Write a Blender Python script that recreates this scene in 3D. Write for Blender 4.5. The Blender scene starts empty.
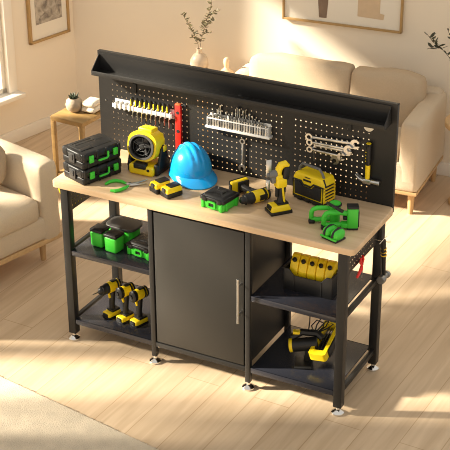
import bpy, bmesh, math, random
from mathutils import Vector, Matrix
random.seed(7)
S = bpy.context.scene
COL = S.collection
R = math.radians
PI = math.pi

# ------------------------------------------------------------------ camera
CP = Vector((3.6632, -5.1208, 3.8019)); YAW, PIT, ROL, FPX = -0.4852, 0.4681, -0.0056, 1400.0
FW = Vector((math.sin(YAW)*math.cos(PIT), math.cos(YAW)*math.cos(PIT), -math.sin(PIT)))
RT0 = Vector((math.cos(YAW), -math.sin(YAW), 0)); UP0 = RT0.cross(FW)
RT = RT0*math.cos(ROL)+UP0*math.sin(ROL); UP = -RT0*math.sin(ROL)+UP0*math.cos(ROL)
cam = bpy.data.cameras.new('camera'); cam.sensor_width = 36; cam.lens = FPX/450*36
cam.clip_end = 60
co = bpy.data.objects.new('camera', cam); COL.objects.link(co)
m = Matrix((RT, UP, -FW)).transposed().to_4x4(); m.translation = CP
co.matrix_world = m; S.camera = co

def onplane(px, py, p0, n):
    """world point of the survey ray through a photo position on a plane"""
    d = FW + RT*((px-225)/FPX) - UP*((py-225)/FPX)
    p0 = Vector(p0); n = Vector(n)
    return CP + d*((p0-CP).dot(n)/d.dot(n))
def at(px, py, z): return onplane(px, py, (0, 0, z), (0, 0, 1))
def aty(px, py, y): return onplane(px, py, (0, y, 0), (0, 1, 0))

# --------------------------------------------------------------- materials
def mat(name, col, rough=.5, metal=0, spec=.5, var=0, vscale=20, bump=0, bscale=200, coat=0, stretch=None):
    m = bpy.data.materials.new(name); m.use_nodes = True
    nt = m.node_tree; b = nt.nodes['Principled BSDF']
    b.inputs['Roughness'].default_value = rough; b.inputs['Metallic'].default_value = metal
    b.inputs['Specular IOR Level'].default_value = spec; b.inputs['Coat Weight'].default_value = coat
    tc = nt.nodes.new('ShaderNodeTexCoord'); mp = nt.nodes.new('ShaderNodeMapping')
    nt.links.new(tc.outputs['Object'], mp.inputs[0])
    if stretch: mp.inputs['Scale'].default_value = stretch
    n = nt.nodes.new('ShaderNodeTexNoise'); n.inputs['Scale'].default_value = vscale; n.inputs['Detail'].default_value = 5
    nt.links.new(mp.outputs[0], n.inputs['Vector'])
    mx = nt.nodes.new('ShaderNodeMix'); mx.data_type = 'RGBA'
    mx.inputs[6].default_value = (*[c*(1-var) for c in col], 1); mx.inputs[7].default_value = (*[min(1, c*(1+var)) for c in col], 1)
    nt.links.new(n.outputs['Fac'], mx.inputs[0]); nt.links.new(mx.outputs[2], b.inputs['Base Color'])
    if bump:
        n2 = nt.nodes.new('ShaderNodeTexNoise'); n2.inputs['Scale'].default_value = bscale; n2.inputs['Detail'].default_value = 3
        nt.links.new(tc.outputs['Object'], n2.inputs['Vector'])
        bp = nt.nodes.new('ShaderNodeBump'); bp.inputs['Strength'].default_value = bump; bp.inputs['Distance'].default_value = .01
        nt.links.new(n2.outputs['Fac'], bp.inputs['Height']); nt.links.new(bp.outputs[0], b.inputs['Normal'])
    return m

def wood(name, c1, c2, axis='x', scale=1., rough=.45):
    m = bpy.data.materials.new(name); m.use_nodes = True
    nt = m.node_tree; b = nt.nodes['Principled BSDF']; b.inputs['Roughness'].default_value = rough
    tc = nt.nodes.new('ShaderNodeTexCoord'); mp = nt.nodes.new('ShaderNodeMapping')
    s = {'x': (1.6, 26, 26), 'y': (26, 1.6, 26), 'z': (26, 26, 1.6)}[axis]
    mp.inputs['Scale'].default_value = [v*scale for v in s]
    nt.links.new(tc.outputs['Object'], mp.inputs[0])
    n = nt.nodes.new('ShaderNodeTexNoise'); n.inputs['Scale'].default_value = 1.; n.inputs['Detail'].default_value = 6; n.inputs['Distortion'].default_value = .6
    nt.links.new(mp.outputs[0], n.inputs['Vector'])
    cr = nt.nodes.new('ShaderNodeValToRGB'); cr.color_ramp.elements[0].position = .3; cr.color_ramp.elements[1].position = .7
    cr.color_ramp.elements[0].color = (*c2, 1); cr.color_ramp.elements[1].color = (*c1, 1)
    nt.links.new(n.outputs['Fac'], cr.inputs[0]); nt.links.new(cr.outputs[0], b.inputs['Base Color'])
    return m

def floor_mat():
    m = bpy.data.materials.new('oak_planks'); m.use_nodes = True
    nt = m.node_tree; b = nt.nodes['Principled BSDF']; b.inputs['Roughness'].default_value = .38
    b.inputs['Specular IOR Level'].default_value = .35
    tc = nt.nodes.new('ShaderNodeTexCoord'); mp = nt.nodes.new('ShaderNodeMapping')
    mp.inputs['Rotation'].default_value = (0, 0, R(-88)); nt.links.new(tc.outputs['Object'], mp.inputs[0])
    br = nt.nodes.new('ShaderNodeTexBrick'); br.inputs['Scale'].default_value = 1
    br.inputs['Brick Width'].default_value = 2.6; br.inputs['Row Height'].default_value = .19
    br.inputs['Mortar Size'].default_value = .0022; br.offset = .37
    br.inputs['Color1'].default_value = (.645, .50, .345, 1); br.inputs['Color2'].default_value = (.605, .46, .31, 1)
    br.inputs['Mortar'].default_value = (.47, .33, .20, 1)
    nt.links.new(mp.outputs[0], br.inputs['Vector'])
    mp2 = nt.nodes.new('ShaderNodeMapping'); mp2.inputs['Scale'].default_value = (1.5, 22, 1)
    nt.links.new(mp.outputs[0], mp2.inputs[0])
    n = nt.nodes.new('ShaderNodeTexNoise'); n.inputs['Scale'].default_value = 1; n.inputs['Detail'].default_value = 6; n.inputs['Distortion'].default_value = .8
    nt.links.new(mp2.outputs[0], n.inputs['Vector'])
    cr = nt.nodes.new('ShaderNodeValToRGB'); cr.color_ramp.elements[0].position = .3; cr.color_ramp.elements[1].position = .72
    cr.color_ramp.elements[0].color = (.84, .80, .75, 1); cr.color_ramp.elements[1].color = (1.06, 1.06, 1.06, 1)
    nt.links.new(n.outputs['Fac'], cr.inputs[0])
    mx = nt.nodes.new('ShaderNodeMix'); mx.data_type = 'RGBA'; mx.blend_type = 'MULTIPLY'; mx.inputs[0].default_value = 1
    nt.links.new(br.outputs['Color'], mx.inputs[6]); nt.links.new(cr.outputs[0], mx.inputs[7])
    nt.links.new(mx.outputs[2], b.inputs['Base Color'])
    return m

def glass_mat():
    m = bpy.data.materials.new('window_glass'); m.use_nodes = True
    nt = m.node_tree; nt.nodes.clear()
    o = nt.nodes.new('ShaderNodeOutputMaterial'); mx = nt.nodes.new('ShaderNodeMixShader')
    t = nt.nodes.new('ShaderNodeBsdfTransparent'); g = nt.nodes.new('ShaderNodeBsdfGlossy'); g.inputs['Roughness'].default_value = .02
    mx.inputs[0].default_value = .06
    nt.links.new(t.outputs[0], mx.inputs[1]); nt.links.new(g.outputs[0], mx.inputs[2]); nt.links.new(mx.outputs[0], o.inputs[0])
    return m

BLK = mat('black_powder_coat', (.017, .016, .015), .42, spec=.35, var=.08, vscale=60, bump=.05, bscale=900)
SHELF = mat('black_shelf_steel', (.018, .019, .026), .25, spec=.55, var=.08)
DOORM = mat('charcoal_door_steel', (.022, .0205, .018), .38, spec=.4, var=.05)
WT = wood('worktop_oak', (.69, .505, .32), (.54, .37, .21), 'x', 1.)
CHR = mat('chrome', (.75, .74, .72), .12, 1)
STEEL = mat('brushed_steel', (.58, .57, .55), .28, 1, var=.1, vscale=80)
DSTEEL = mat('dark_steel', (.26, .26, .26), .35, 1)
YEL = mat('yellow_plastic', (.92, .66, .008), .38, var=.04)
YELD = mat('deep_yellow_plastic', (.72, .44, .01), .42, var=.06)
BPL = mat('black_plastic', (.012, .0115, .011), .42, spec=.4, var=.15, vscale=50)
BRB = mat('black_rubber', (.010, .010, .010), .6)
GRY = mat('dark_grey_plastic', (.05, .048, .046), .45)
GRN = mat('green_plastic', (.05, .56, .035), .42, var=.04)
BLU = mat('blue_helmet_plastic', (.008, .34, .78), .22, coat=.3)
RED = mat('red_paint', (.72, .022, .014), .35)
WHT = mat('white_plastic', (.64, .62, .59), .4)
WALL = mat('wall_paint', (.84, .745, .605), .9, spec=.1, var=.02, vscale=3, bump=.03, bscale=120)
TRIM = mat('white_trim_paint', (.86, .80, .70), .5)
FAB = mat('cream_linen', (.60, .49, .36), .95, spec=.1, var=.08, vscale=140, bump=.35, bscale=420)
CUSH = mat('beige_linen', (.54, .42, .29), .95, spec=.1, var=.08, vscale=140, bump=.35, bscale=420)
TAUPE = mat('taupe_linen', (.38, .29, .20), .95, spec=.1, var=.1, vscale=150, bump=.3, bscale=400)
RUG = mat('beige_rug_pile', (.68, .58, .44), 1, spec=.05, var=.2, vscale=14, bump=.5, bscale=220)
LW = wood('pale_oak', (.55, .35, .16), (.44, .26, .11), 'z', 1.)
LWX = wood('pale_oak_board', (.60, .40, .20), (.50, .31, .14), 'x', 1.)
BRASS = mat('oak_picture_frame', (.42, .26, .10), .4)
PAPER = mat('mat_board', (.80, .74, .63), .9)
CERA = mat('cream_ceramic', (.56, .45, .33), .42, var=.06, vscale=25)
STONE = mat('beige_stoneware', (.42, .33, .23), .6, var=.15, vscale=30, bump=.2, bscale=90)
TOWEL = mat('cream_towel', (.80, .70, .55), 1, bump=.4, bscale=200)
TWIG = mat('brown_twig', (.10, .06, .03), .8)
LEAF = mat('brown_green_leaf', (.105, .085, .035), .6, var=.3, vscale=30)
SUCC = mat('dark_succulent', (.05, .065, .035), .6, var=.3)
GLS = glass_mat()
ADDGND = mat('pale_patio_stone', (.82, .78, .70), .8, var=.06, vscale=4)
FLOOR = floor_mat()

# ------------------------------------------------------------ mesh builder
class B:
    def __init__(s, M=None): s.bm = bmesh.new(); s.M = M or Matrix()
    def _merge(s, t, M=None):
        T = s.M @ (M or Matrix())
        vm = {}
        for v in t.verts: vm[v] = s.bm.verts.new(T @ v.co)
        for f in t.faces:
            try: s.bm.faces.new([vm[v] for v in f.verts])
            except ValueError: pass
        t.free()
        return s
    def box(s, c, d, bev=0, seg=2, M=None, top=None, topy=None):
        """box centred at c; top = (sx, sy) scale of the upper face"""
        t = bmesh.new(); bmesh.ops.create_cube(t, size=1)
        for v in t.verts:
            k = (1, 1)
            if top and v.co.z > 0: k = top
            v.co = Vector((v.co.x*d[0]*k[0], v.co.y*d[1]*k[1], v.co.z*d[2]))
        if bev: bmesh.ops.bevel(t, geom=list(t.edges), offset=bev, segments=seg, profile=.5, affect='EDGES', clamp_overlap=True)
        bmesh.ops.translate(t, verts=t.verts, vec=Vector(c)) if M is None else None
        return s._merge(t, None if M is None else Matrix.Translation(Vector(c)) @ M)
    def cyl(s, a, b, r0, r1=None, n=20, bev=0):
        a, b = Vector(a), Vector(b); r1 = r0 if r1 is None else r1
        d = b-a; L = d.length
        if bev: return s.lathe([(0, 0), (r0-bev, 0), (r0, bev), (r1, L-bev), (r1-bev, L), (0, L)], n, a, d)
        return s.lathe([(0, 0), (r0, 0), (r1, L), (0, L)], n, a, d)
    def lathe(s, prof, n=24, o=(0, 0, 0), d=(0, 0, 1), sx=1, sy=1):
        q = Vector(d).normalized().to_track_quat('Z', 'Y').to_matrix().to_4x4() if Vector(d).normalized() != Vector((0, 0, 1)) else Matrix()
        T = Matrix.Translation(Vector(o)) @ q
        t = bmesh.new(); rings = []
        for r, z in prof:
            if r < 1e-6: rings.append([t.verts.new((0, 0, z))])
            else: rings.append([t.verts.new((r*sx*math.cos(2*PI*i/n), r*sy*math.sin(2*PI*i/n), z)) for i in range(n)])
        for A, C in zip(rings, rings[1:]):
            for i in range(n):
                j = (i+1) % n
                if len(A) == 1 and len(C) == 1: continue
                if len(A) == 1: t.faces.new((A[0], C[j], C[i]))
                elif len(C) == 1: t.faces.new((A[i], A[j], C[0]))
                else: t.faces.new((A[i], A[j], C[j], C[i]))
        return s._merge(t, T)
    def tube(s, pts, r, n=8, closed=False, rs=None):
        pts = [Vector(p) for p in pts]; N = len(pts)
        t = bmesh.new(); rings = []; prev = None
        for i, p in enumerate(pts):
            if closed: tg = pts[(i+1) % N]-pts[i-1]
            else: tg = pts[min(i+1, N-1)]-pts[max(i-1, 0)]
            tg.normalize()
            if prev is None:
                a = Vector((0, 0, 1)) if abs(tg.z) < .9 else Vector((1, 0, 0))
                u = (a-tg*a.dot(tg)).normalized()
            else: u = (prev-tg*prev.dot(tg)).normalized()
            prev = u; w = tg.cross(u); rr = rs[i] if rs else r
            rings.append([t.verts.new(p+u*rr*math.cos(2*PI*k/n)+w*rr*math.sin(2*PI*k/n)) for k in range(n)])
        for i in range(N if closed else N-1):
            A, C = rings[i], rings[(i+1) % N]
            for k in range(n): t.faces.new((A[k], A[(k+1) % n], C[(k+1) % n], C[k]))
        if not closed:
            t.faces.new(rings[0][::-1]); t.faces.new(rings[-1])
        return s._merge(t)
    def prism(s, pts, h, M=None, bev=0, seg=2):
        """outline in local xy, thickness h along local z centred on 0"""
        t = bmesh.new()
        a = [t.verts.new((x, y, -h/2)) for x, y in pts]; c = [t.verts.new((x, y, h/2)) for x, y in pts]
        n = len(pts); t.faces.new(a[::-1]); t.faces.new(c)
        for i in range(n): t.faces.new((a[i], a[(i+1) % n], c[(i+1) % n], c[i]))
        bmesh.ops.recalc_face_normals(t, faces=t.faces)
        if bev: bmesh.ops.bevel(t, geom=list(t.edges), offset=bev, segments=seg, profile=.5, affect='EDGES', clamp_overlap=True)
        return s._merge(t, M)
    def ell(s, c, r, nu=20, nv=12, p=1.):
        """(super)ellipsoid"""
        f = lambda v: math.copysign(abs(v)**p, v)
        t = bmesh.new(); rings = []
        for j in range(nv+1):
            ph = -PI/2+PI*j/nv
            if j in (0, nv): rings.append([t.verts.new((c[0], c[1], c[2]+r[2]*f(math.sin(ph))))])
            else: rings.append([t.verts.new((c[0]+r[0]*f(math.cos(ph))*f(math.cos(2*PI*i/nu)), c[1]+r[1]*f(math.cos(ph))*f(math.sin(2*PI*i/nu)), c[2]+r[2]*f(math.sin(ph)))) for i in range(nu)])
        for A, C in zip(rings, rings[1:]):
            for i in range(nu):
                j = (i+1) % nu
                if len(A) == 1: t.faces.new((A[0], C[j], C[i]))
                elif len(C) == 1: t.faces.new((A[i], A[j], C[0]))
                else: t.faces.new((A[i], A[j], C[j], C[i]))
        return s._merge(t)
    def pegsheet(s, u0, u1, v0, v1, holes, pu, pv, r, th, F):
        """sheet with round holes; holes = list of (ustart, ncols, vstart, nrows); F maps (u,v,w) -> Vector"""
        t = bmesh.new(); cache = {}
        def V(u, v, w):
            k = (round(u, 5), round(v, 5), round(w, 5))
            if k not in cache: cache[k] = t.verts.new(F(u, v, w))
            return cache[k]
        us = {round(u0, 6), round(u1, 6)}; vs = {round(v0, 6), round(v1, 6)}
        hs = set()
        for (a, nc, b, nr) in holes:
            for i in range(nc+1): us.add(round(a+(i-.5)*pu, 6))
            for j in range(nr+1): vs.add(round(b+(j-.5)*pv, 6))
            for i in range(nc):
                for j in range(nr): hs.add((round(a+(i-.5)*pu, 6), round(b+(j-.5)*pv, 6)))
        us = sorted(us); vs = sorted(vs)
        for i in range(len(us)-1):
            for j in range(len(vs)-1):
                a, b_, c, d = us[i], us[i+1], vs[j], vs[j+1]
                hole = (a, c) in hs and abs(b_-a-pu) < 1e-3 and abs(d-c-pv) < 1e-3
                for w in (0, th):
                    if not hole:
                        f = [V(a, c, w), V(b_, c, w), V(b_, d, w), V(a, d, w)]
                        t.faces.new(f)
                    else:
                        cu, cv = (a+b_)/2, (c+d)/2
                        outer = [(b_, cv), (b_, d), (cu, d), (a, d), (a, cv), (a, c), (cu, c), (b_, c)]
                        inn = [(cu+r*math.cos(k*PI/4), cv+r*math.sin(k*PI/4)) for k in range(8)]
                        for k in range(8):
                            o1, o2 = outer[k], outer[(k+1) % 8]; i1, i2 = inn[k], inn[(k+1) % 8]
                            t.faces.new([V(*i1, w), V(*o1, w), V(*o2, w), V(*i2, w)])
                        if w == 0:
                            for k in range(8):
                                i1, i2 = inn[k], inn[(k+1) % 8]
                                t.faces.new([V(*i1, 0), V(*i2, 0), V(*i2, th), V(*i1, th)])
        for (a, b_) in zip(us, us[1:]):
            for v in (v0, v1): t.faces.new([V(a, v, 0), V(b_, v, 0), V(b_, v, th), V(a, v, th)])
        for (a, b_) in zip(vs, vs[1:]):
            for u in (u0, u1): t.faces.new([V(u, a, 0), V(u, b_, 0), V(u, b_, th), V(u, a, th)])
        bmesh.ops.recalc_face_normals(t, faces=t.faces)
        return s._merge(t)
    def build(s, name, material, parent=None, ang=38, label=None):
        me = bpy.data.meshes.new(name)
        bmesh.ops.recalc_face_normals(s.bm, faces=s.bm.faces)
        s.bm.to_mesh(me); s.bm.free()
        for p in me.polygons: p.use_smooth = True
        me.set_sharp_from_angle(angle=R(ang))
        me.materials.append(material)
        o = bpy.data.objects.new(name, me); COL.objects.link(o)
        if parent: o.parent = parent
        if label: o['label'] = label
        return o

def tag(o, label, cat, group=None, kind=None):
    o['label'] = label; o['category'] = cat
    if group: o['group'] = group
    if kind: o['kind'] = kind
    return o
def thing(name, label, cat, loc=(0, 0, 0), rz=0, group=None, M=None):
    o = bpy.data.objects.new(name, None); COL.objects.link(o); o.empty_display_size = .05
    if M is not None: o.matrix_world = M
    else: o.location = loc; o.rotation_euler = (0, 0, R(rz))
    return tag(o, label, cat, group)
def dup(root, loc, rz, label, group=None):
    r = root.copy(); COL.objects.link(r); r.location = loc; r.rotation_euler = (0, 0, R(rz)); r['label'] = label
    if group: r['group'] = group
    for ch in list(root.children):
        c = ch.copy(); COL.objects.link(c); c.parent = r
        for g in list(ch.children):
            d = g.copy(); COL.objects.link(d); d.parent = c
    return r
def struct(o):
    o['kind'] = 'structure'; return o
def rrect(w, h, r, n=6, cx=0, cy=0):
    out = []
    for (sx, sy, a0) in ((1, 1, 0), (-1, 1, 90), (-1, -1, 180), (1, -1, 270)):
        for i in range(n+1):
            a = R(a0+90*i/n); out.append((cx+sx*(w/2-r)+r*math.cos(a), cy+sy*(h/2-r)+r*math.sin(a)))
    return out
RX = lambda a: Matrix.Rotation(R(a), 4, 'X')
RY = lambda a: Matrix.Rotation(R(a), 4, 'Y')
RZ = lambda a: Matrix.Rotation(R(a), 4, 'Z')
TR = lambda x, y, z: Matrix.Translation((x, y, z))
XZ = RX(90)      # outline x,y -> world x,z (thickness along -y)

# ================================================================= setting
K = Vector((-1.57, 2.58, 0))                       # room corner
BWD = Vector((math.cos(R(5)), math.sin(R(5)), 0)); BWN = Vector((math.sin(R(5)), -math.cos(R(5)), 0))
LWD = Vector((.225, .974, 0)).normalized(); LWN = Vector((.974, -.225, 0)).normalized()
struct(B().prism([tuple((K+LWD*.4-LWN*.10).xy), tuple((K-LWD*6.9-LWN*.10).xy), (4.2, -4.2), (4.2, 3.6)], .04, TR(0, 0, -.02)).build('floor', FLOOR))
MB_ = Matrix((BWD, -BWN, Vector((0, 0, 1)))).transposed().to_4x4(); MB_.translation = K      # x along, y into wall, z up
struct(B(MB_).box((1.9, .06, 1.5), (4.4, .12, 3.0)).build('wall_back', WALL))
struct(B(MB_).box((1.95, -.008, .045), (3.88, .016, .09), .004).build('baseboard_back', TRIM))
# left wall: x = distance s along wall (0 at the corner, negative to the viewer), y = outwards, z up
ML_ = Matrix((LWD, -LWN, Vector((0, 0, 1)))).transposed().to_4x4(); ML_.translation = K
WINS = [(-1.66, -.622, .36, 2.02), (-3.09, -1.78, .36, 2.16), (-4.03, -3.19, .30, 3.1), (-4.74, -4.12, .36, 2.9), (-5.02, -4.78, .36, 2.2)]  # first window is in view; the rest are unseen, sized to shape sun patches
def wall_with(openings, s0, s1, z1, th):
    b = B(ML_); cur = s1
    for (a, c, zb, zt) in openings:
        b.box(((cur+c)/2, th/2, z1/2), (cur-c, th, z1))
        b.box(((a+c)/2, th/2, zb/2), (c-a, th, zb)); b.box(((a+c)/2, th/2, (zt+z1)/2), (c-a, th, z1-zt))
        cur = a
    b.box(((cur+s0)/2, th/2, z1/2), (cur-s0, th, z1))
    return b
struct(wall_with(WINS, -5.8, 0, 3.9, .12).build('wall_left', WALL))
for i, (a, c, zb, zt) in enumerate(WINS):
    w = c-a; f = B(ML_)
    for (x, z, dx, dz) in ((a+.018, (zb+zt)/2, .036, zt-zb), (c-.018, (zb+zt)/2, .036, zt-zb), ((a+c)/2, zb+.02, w, .04), ((a+c)/2, zt-.02, w, .04)):
        f.box((x, .05, z), (dx, .06, dz), .004)
    wo = struct(f.build('window_%d' % (i+1), TRIM))
    # casing on the room side
    cs = B(ML_)
    for (x, z, dx, dz) in ((a-.03, (zb+zt)/2+.02, .07, zt-zb+.08), (c+.03, (zb+zt)/2+.02, .07, zt-zb+.08), ((a+c)/2, zt+.03, w+.13, .07)):
        cs.box((x, -.008, z), (dx, .02, dz), .004)
    cs.build('casing', TRIM, wo)
    B(ML_).box(((a+c)/2, -.02, zb-.012), (w+.16, .13, .03), .006).build('window_sill', TRIM, wo)
    mu = B(ML_)
    mu.box(((a+c)/2, .05, zb+(zt-zb)*.62), (w-.1, .04, .05), .004)
    mu.build('muntin', TRIM, wo)
    B(ML_).box(((a+c)/2, .05, (zb+zt)/2), (w-.07, .006, zt-zb-.078)).build('glass_pane', GLS, wo)
struct(B(ML_).box((-2.8, -.008, .045), (5.58, .016, .09), .004).build('baseboard_left', TRIM))
struct(B(ML_).box((-2.6, 1.75, -.05), (7, 3.2, .06)).build('ground', ADDGND))  # pale ground added outside so the window view looks bright

# rug
ra, rb = Vector((-.057, -.465, 0)), Vector((.929, -.633, 0))
d = (rb-ra).normalized(); ang = math.degrees(math.atan2(d.y, d.x))
rg = B().box((.55, -.62, .007), (1.7, 1.24, .014), .005)
for i in range(77):                                  # loose fringe of pile along the edge
    x = -.29+i*.022; rg.tube([(x, -.01, .010), (x+random.uniform(-.006, .006), .006+random.random()*.008, .004)], .003, 4)
o = rg.build('area_rug', RUG); o.location = ra; o.rotation_euler = (0, 0, R(ang))
tag(o, 'beige woven rug with a frayed edge on the oak floor before the bench', 'rug')

# ================================================================ workbench
WB = thing('workbench', 'black steel workbench with oak top, pegboard back, shelves and middle cupboard', 'workbench')
b = B(); b.prism(rrect(1.612, .490, .026, 6, .806, .238), .033, TR(0, 0, .8835), .004); b.build('worktop', WT, WB, label='pale oak worktop')
def leg(x, y, w): B().box((x, y, .452), (w, w, .828), .003).build('leg', BLK, WB)
for x, y, w in ((.0646, .026, .042), (1.5523, .026, .042), (.0646, .457, .042), (1.5523, .457, .042)): leg(x, y, w)
for x, y in ((.553, .019), (1.0779, .019), (.553, .46), (1.0779, .46)):
    B().box((x, y, .452), (.026, .028, .828), .003).build('upright', BLK, WB)
for x, y in ((.0646, .02), (.553, .019), (1.0779, .019), (1.5523, .02), (.0646, .457), (.553, .46), (1.0779, .46), (1.5523, .457)):
    b = B(); b.lathe([(0, 0), (.029, 0), (.032, .005), (.031, .010), (.019, .019), (.010, .024), (.009, .046), (0, .046)], 24, (x, y, 0))
    b.build('levelling_foot', CHR, WB, label='chrome levelling foot')
def shelf(x0, x1, z):
    b = B(); b.box(((x0+x1)/2, .2375, z-.003), (x1-x0, .455, .006), .001)
    b.box(((x0+x1)/2, .012, z-.014), (x1-x0, .006, .028), .001); b.box(((x0+x1)/2, .462, z-.014), (x1-x0, .006, .028), .001)
    b.build('shelf', SHELF, WB)
for z in (.525, .125):
    shelf(.087, .539, z); shelf(1.092, 1.530, z)
for x in (.0646, 1.5523):
    for z in (.113, .513): B().box((x, .2415, z), (.02, .388, .026), .002).build('side_rail', BLK, WB)
    F = (lambda x: (lambda u, v, w: Vector((x-.001+w, u, v))))(x)
    B().pegsheet(.047, .436, .722, .86, [(.075, 13, .745, 4)], .027, .030, .0045, .002, F).build('side_pegboard', BLK, WB)
# cupboard
b = B()
for x in (.568, 1.063): b.box((x, .24, .489), (.004, .42, .742))
b.box((.8155, .452, .489), (.49, .004, .742)); b.box((.8155, .24, .121), (.49, .42, .008)); b.box((.8155, .24, .856), (.49, .42, .006))
b.box((.8155, .013, .111), (.497, .014, .026), .002)
b.build('cupboard_body', BLK, WB)
dr = B().box((.8155, .016, .4905), (.486, .018, .722), .004).build('cupboard_door', DOORM, WB)
b = B()
h0, h1 = aty(237.5, 280, -.035), aty(237.3, 324, -.035); hx = (h0.x+h1.x)/2
b.cyl((hx, -.03, h1.z), (hx, -.03, h0.z), .0062, n=14, bev=.001)
for z in (h1.z+.045, h0.z-.04): b.cyl((hx, -.03, z), (hx, .008, z), .0045, n=10)
b.build('bar_handle', STEEL, dr, label='brushed steel bar handle')
b = B(); c = aty(159, 347, .005); b.cyl((c.x, .007, c.z), (c.x, .003, c.z), .003, n=10); b.build('door_screw', CHR, dr)
# pegboard back
YP = .485
HOL = [(.068, 17, .915, 12), (.560, 18, .915, 12), (1.090, 15, .915, 12)]
F = lambda u, v, w: Vector((u, YP+w, v))
pb = B().pegsheet(-.012, 1.6, .862, 1.416, HOL, .0268, .0302, .0040, .0025, F)
for x in (-.009, 1.597): pb.box((x, YP+.012, 1.139), (.006, .022, .554), .001)
pb.box((.794, YP+.012, 1.413), (1.612, .022, .006), .001)
pb = pb.build('pegboard', BLK, WB)
sc = B()
for px, py in ((106, 100), (118, 62), (200, 75), (292, 96), (383, 113), (386, 124), (372, 118), (303, 107), (111, 59)):
    q = aty(px, py, YP)
    sc.lathe([(.005, 0), (.004, .002), (0, .003)], 10, (q.x, YP-.0005, q.z), (0, -1, 0))
sc.build('screw', DSTEEL, pb)
# parts tray along the pegboard top
tz = 1.315
b = B(); b.box((.786, YP-.042, tz), (1.572, .080, .003), .001); b.box((.786, YP-.0825, tz+.010), (1.572, .003, .024), .001)
for x in (.0015, 1.5705):
    b.prism([(YP-.002, tz), (YP-.083, tz), (YP-.083, tz+.022), (YP-.012, tz+.085), (YP-.002, tz+.085)], .003, TR(x, 0, 0) @ Matrix(((0, 0, 1, 0), (1, 0, 0, 0), (0, 1, 0, 0), (0, 0, 0, 1))))
b.box((.786, YP-.003, tz+.045), (1.572, .003, .09))
b.build('parts_tray', BLK, WB)
for px, py in ((135, 88), (240.5, 105), (350, 126)):
    q = aty(px, py, YP)
    B().box((q.x, YP-.004, q.z+(.03 if px == 240.5 else 0)), (.022, .008, .05), .003).build('hanger_bracket', BRB, WB)
q = aty(369, 127, YP); n = 14
B().prism([(.026*math.cos(PI+PI*i/n), .026*math.sin(PI+PI*i/n)) for i in range(n+1)], .002, TR(q.x, YP-.0015, q.z+.004) @ XZ).build('sticker', mat('cream_sticker', (.80, .72, .58), .6), WB, label='cream half-round sticker')  # cream plate stands in for light seen through a half-round cutout

# ============================================================ worktop things
ZT = .9
# ---- stacked organiser cases
def organiser(label, z):
    t = thing('tool_case', label, 'tool case', (.146, .150, z), 70.5, 'black tool cases stacked on the worktop')
    b = B(); b.box((0, 0, .019), (.236, .164, .038), .009, 3)
    for x in (-.085, -.02, .045, .085): b.box((x, -.080, .019), (.012, .010, .034), .003)
    b.build('body', BPL, t)
    b = B(); b.box((0, 0, .060), (.240, .168, .042), .010, 3)
    for x in (-.105, -.028, .030, .105): b.box((x, -.082, .058), (.018, .012, .044), .004)
    b.box((0, .01, .080), (.19, .11, .006), .003)
    for y in (.03, .055): b.box((-.02, y, .0825), (.12, .008, .004), .0015)
    for x in (-.117, .117):
        for y in (-.055, .055): b.box((x, y, .058), (.010, .03, .040), .003)
    b.box((-.06, -.03, .0815), (.07, .03, .006), .002); b.box((.06, .04, .0815), (.05, .05, .005), .002)
    b.build('lid', BPL, t)
    for x in (-.070, .078):
        B().box((x, -.089, .047), (.027, .010, .036), .003).build('latch', GRN, t, label='green latch')
    b = B(); b.tube([(-.028, -.093, .03), (.022, -.093, .03), (.030, -.093, .036), (.030, -.093, .062)], .0055, 8)
    b.build('handle', GRN, t, label='green carry handle')
    b = B(); b.box((-.122, 0, .044), (.008, .045, .05), .003); b.box((-.127, 0, .05), (.006, .026, .03), .002)
    b.build('side_clip', GRY, t)
    return t
organiser('black tool case with green latches, lower of the stacked pair', ZT)
organiser('black tool case with green latches, upper of the stacked pair', ZT+.0852)

# ---- pliers
o0 = at(129.5, 185.3, ZT)
t = thing('pliers', 'needle-nose pliers with bright green grips lying on the worktop', 'pliers', o0)
def rel(px, py, z): return at(px, py, ZT+z)-o0
b = B(); b.tube([rel(105.5, 184, .008), rel(110, 181.5, .008), rel(116, 180.5, .008), rel(122, 181.5, .008), rel(127, 184, .008)], .008, 8, rs=[.006, .009, .009, .008, .005]); b.build('grip', GRN, t)
b = B(); b.tube([rel(110.5, 190.5, .008), rel(115, 191, .008), rel(120, 190, .008), rel(125, 188, .008), rel(128.5, 186, .008)], .008, 8, rs=[.006, .009, .009, .008, .005]); b.build('grip', GRN, t)
b = B(); b.tube([rel(126, 183.6, .008), rel(131, 185, .008), rel(137, 184.6, .007), rel(147, 183.4, .005)], .005, 8, rs=[.005, .008, .005, .002]); b.build('jaw', STEEL, t)
b = B(); b.tube([rel(127.5, 186.4, .008), rel(131, 184.5, .008), rel(137, 182.6, .007), rel(147, 179.6, .005)], .005, 8, rs=[.005, .008, .005, .002]); b.build('jaw', STEEL, t)
b = B(); b.cyl(rel(130, 185, .003), rel(130, 185, .003)+Vector((0, 0, .014)), .007, n=14, bev=.001); b.build('pivot', DSTEEL, t)

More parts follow.
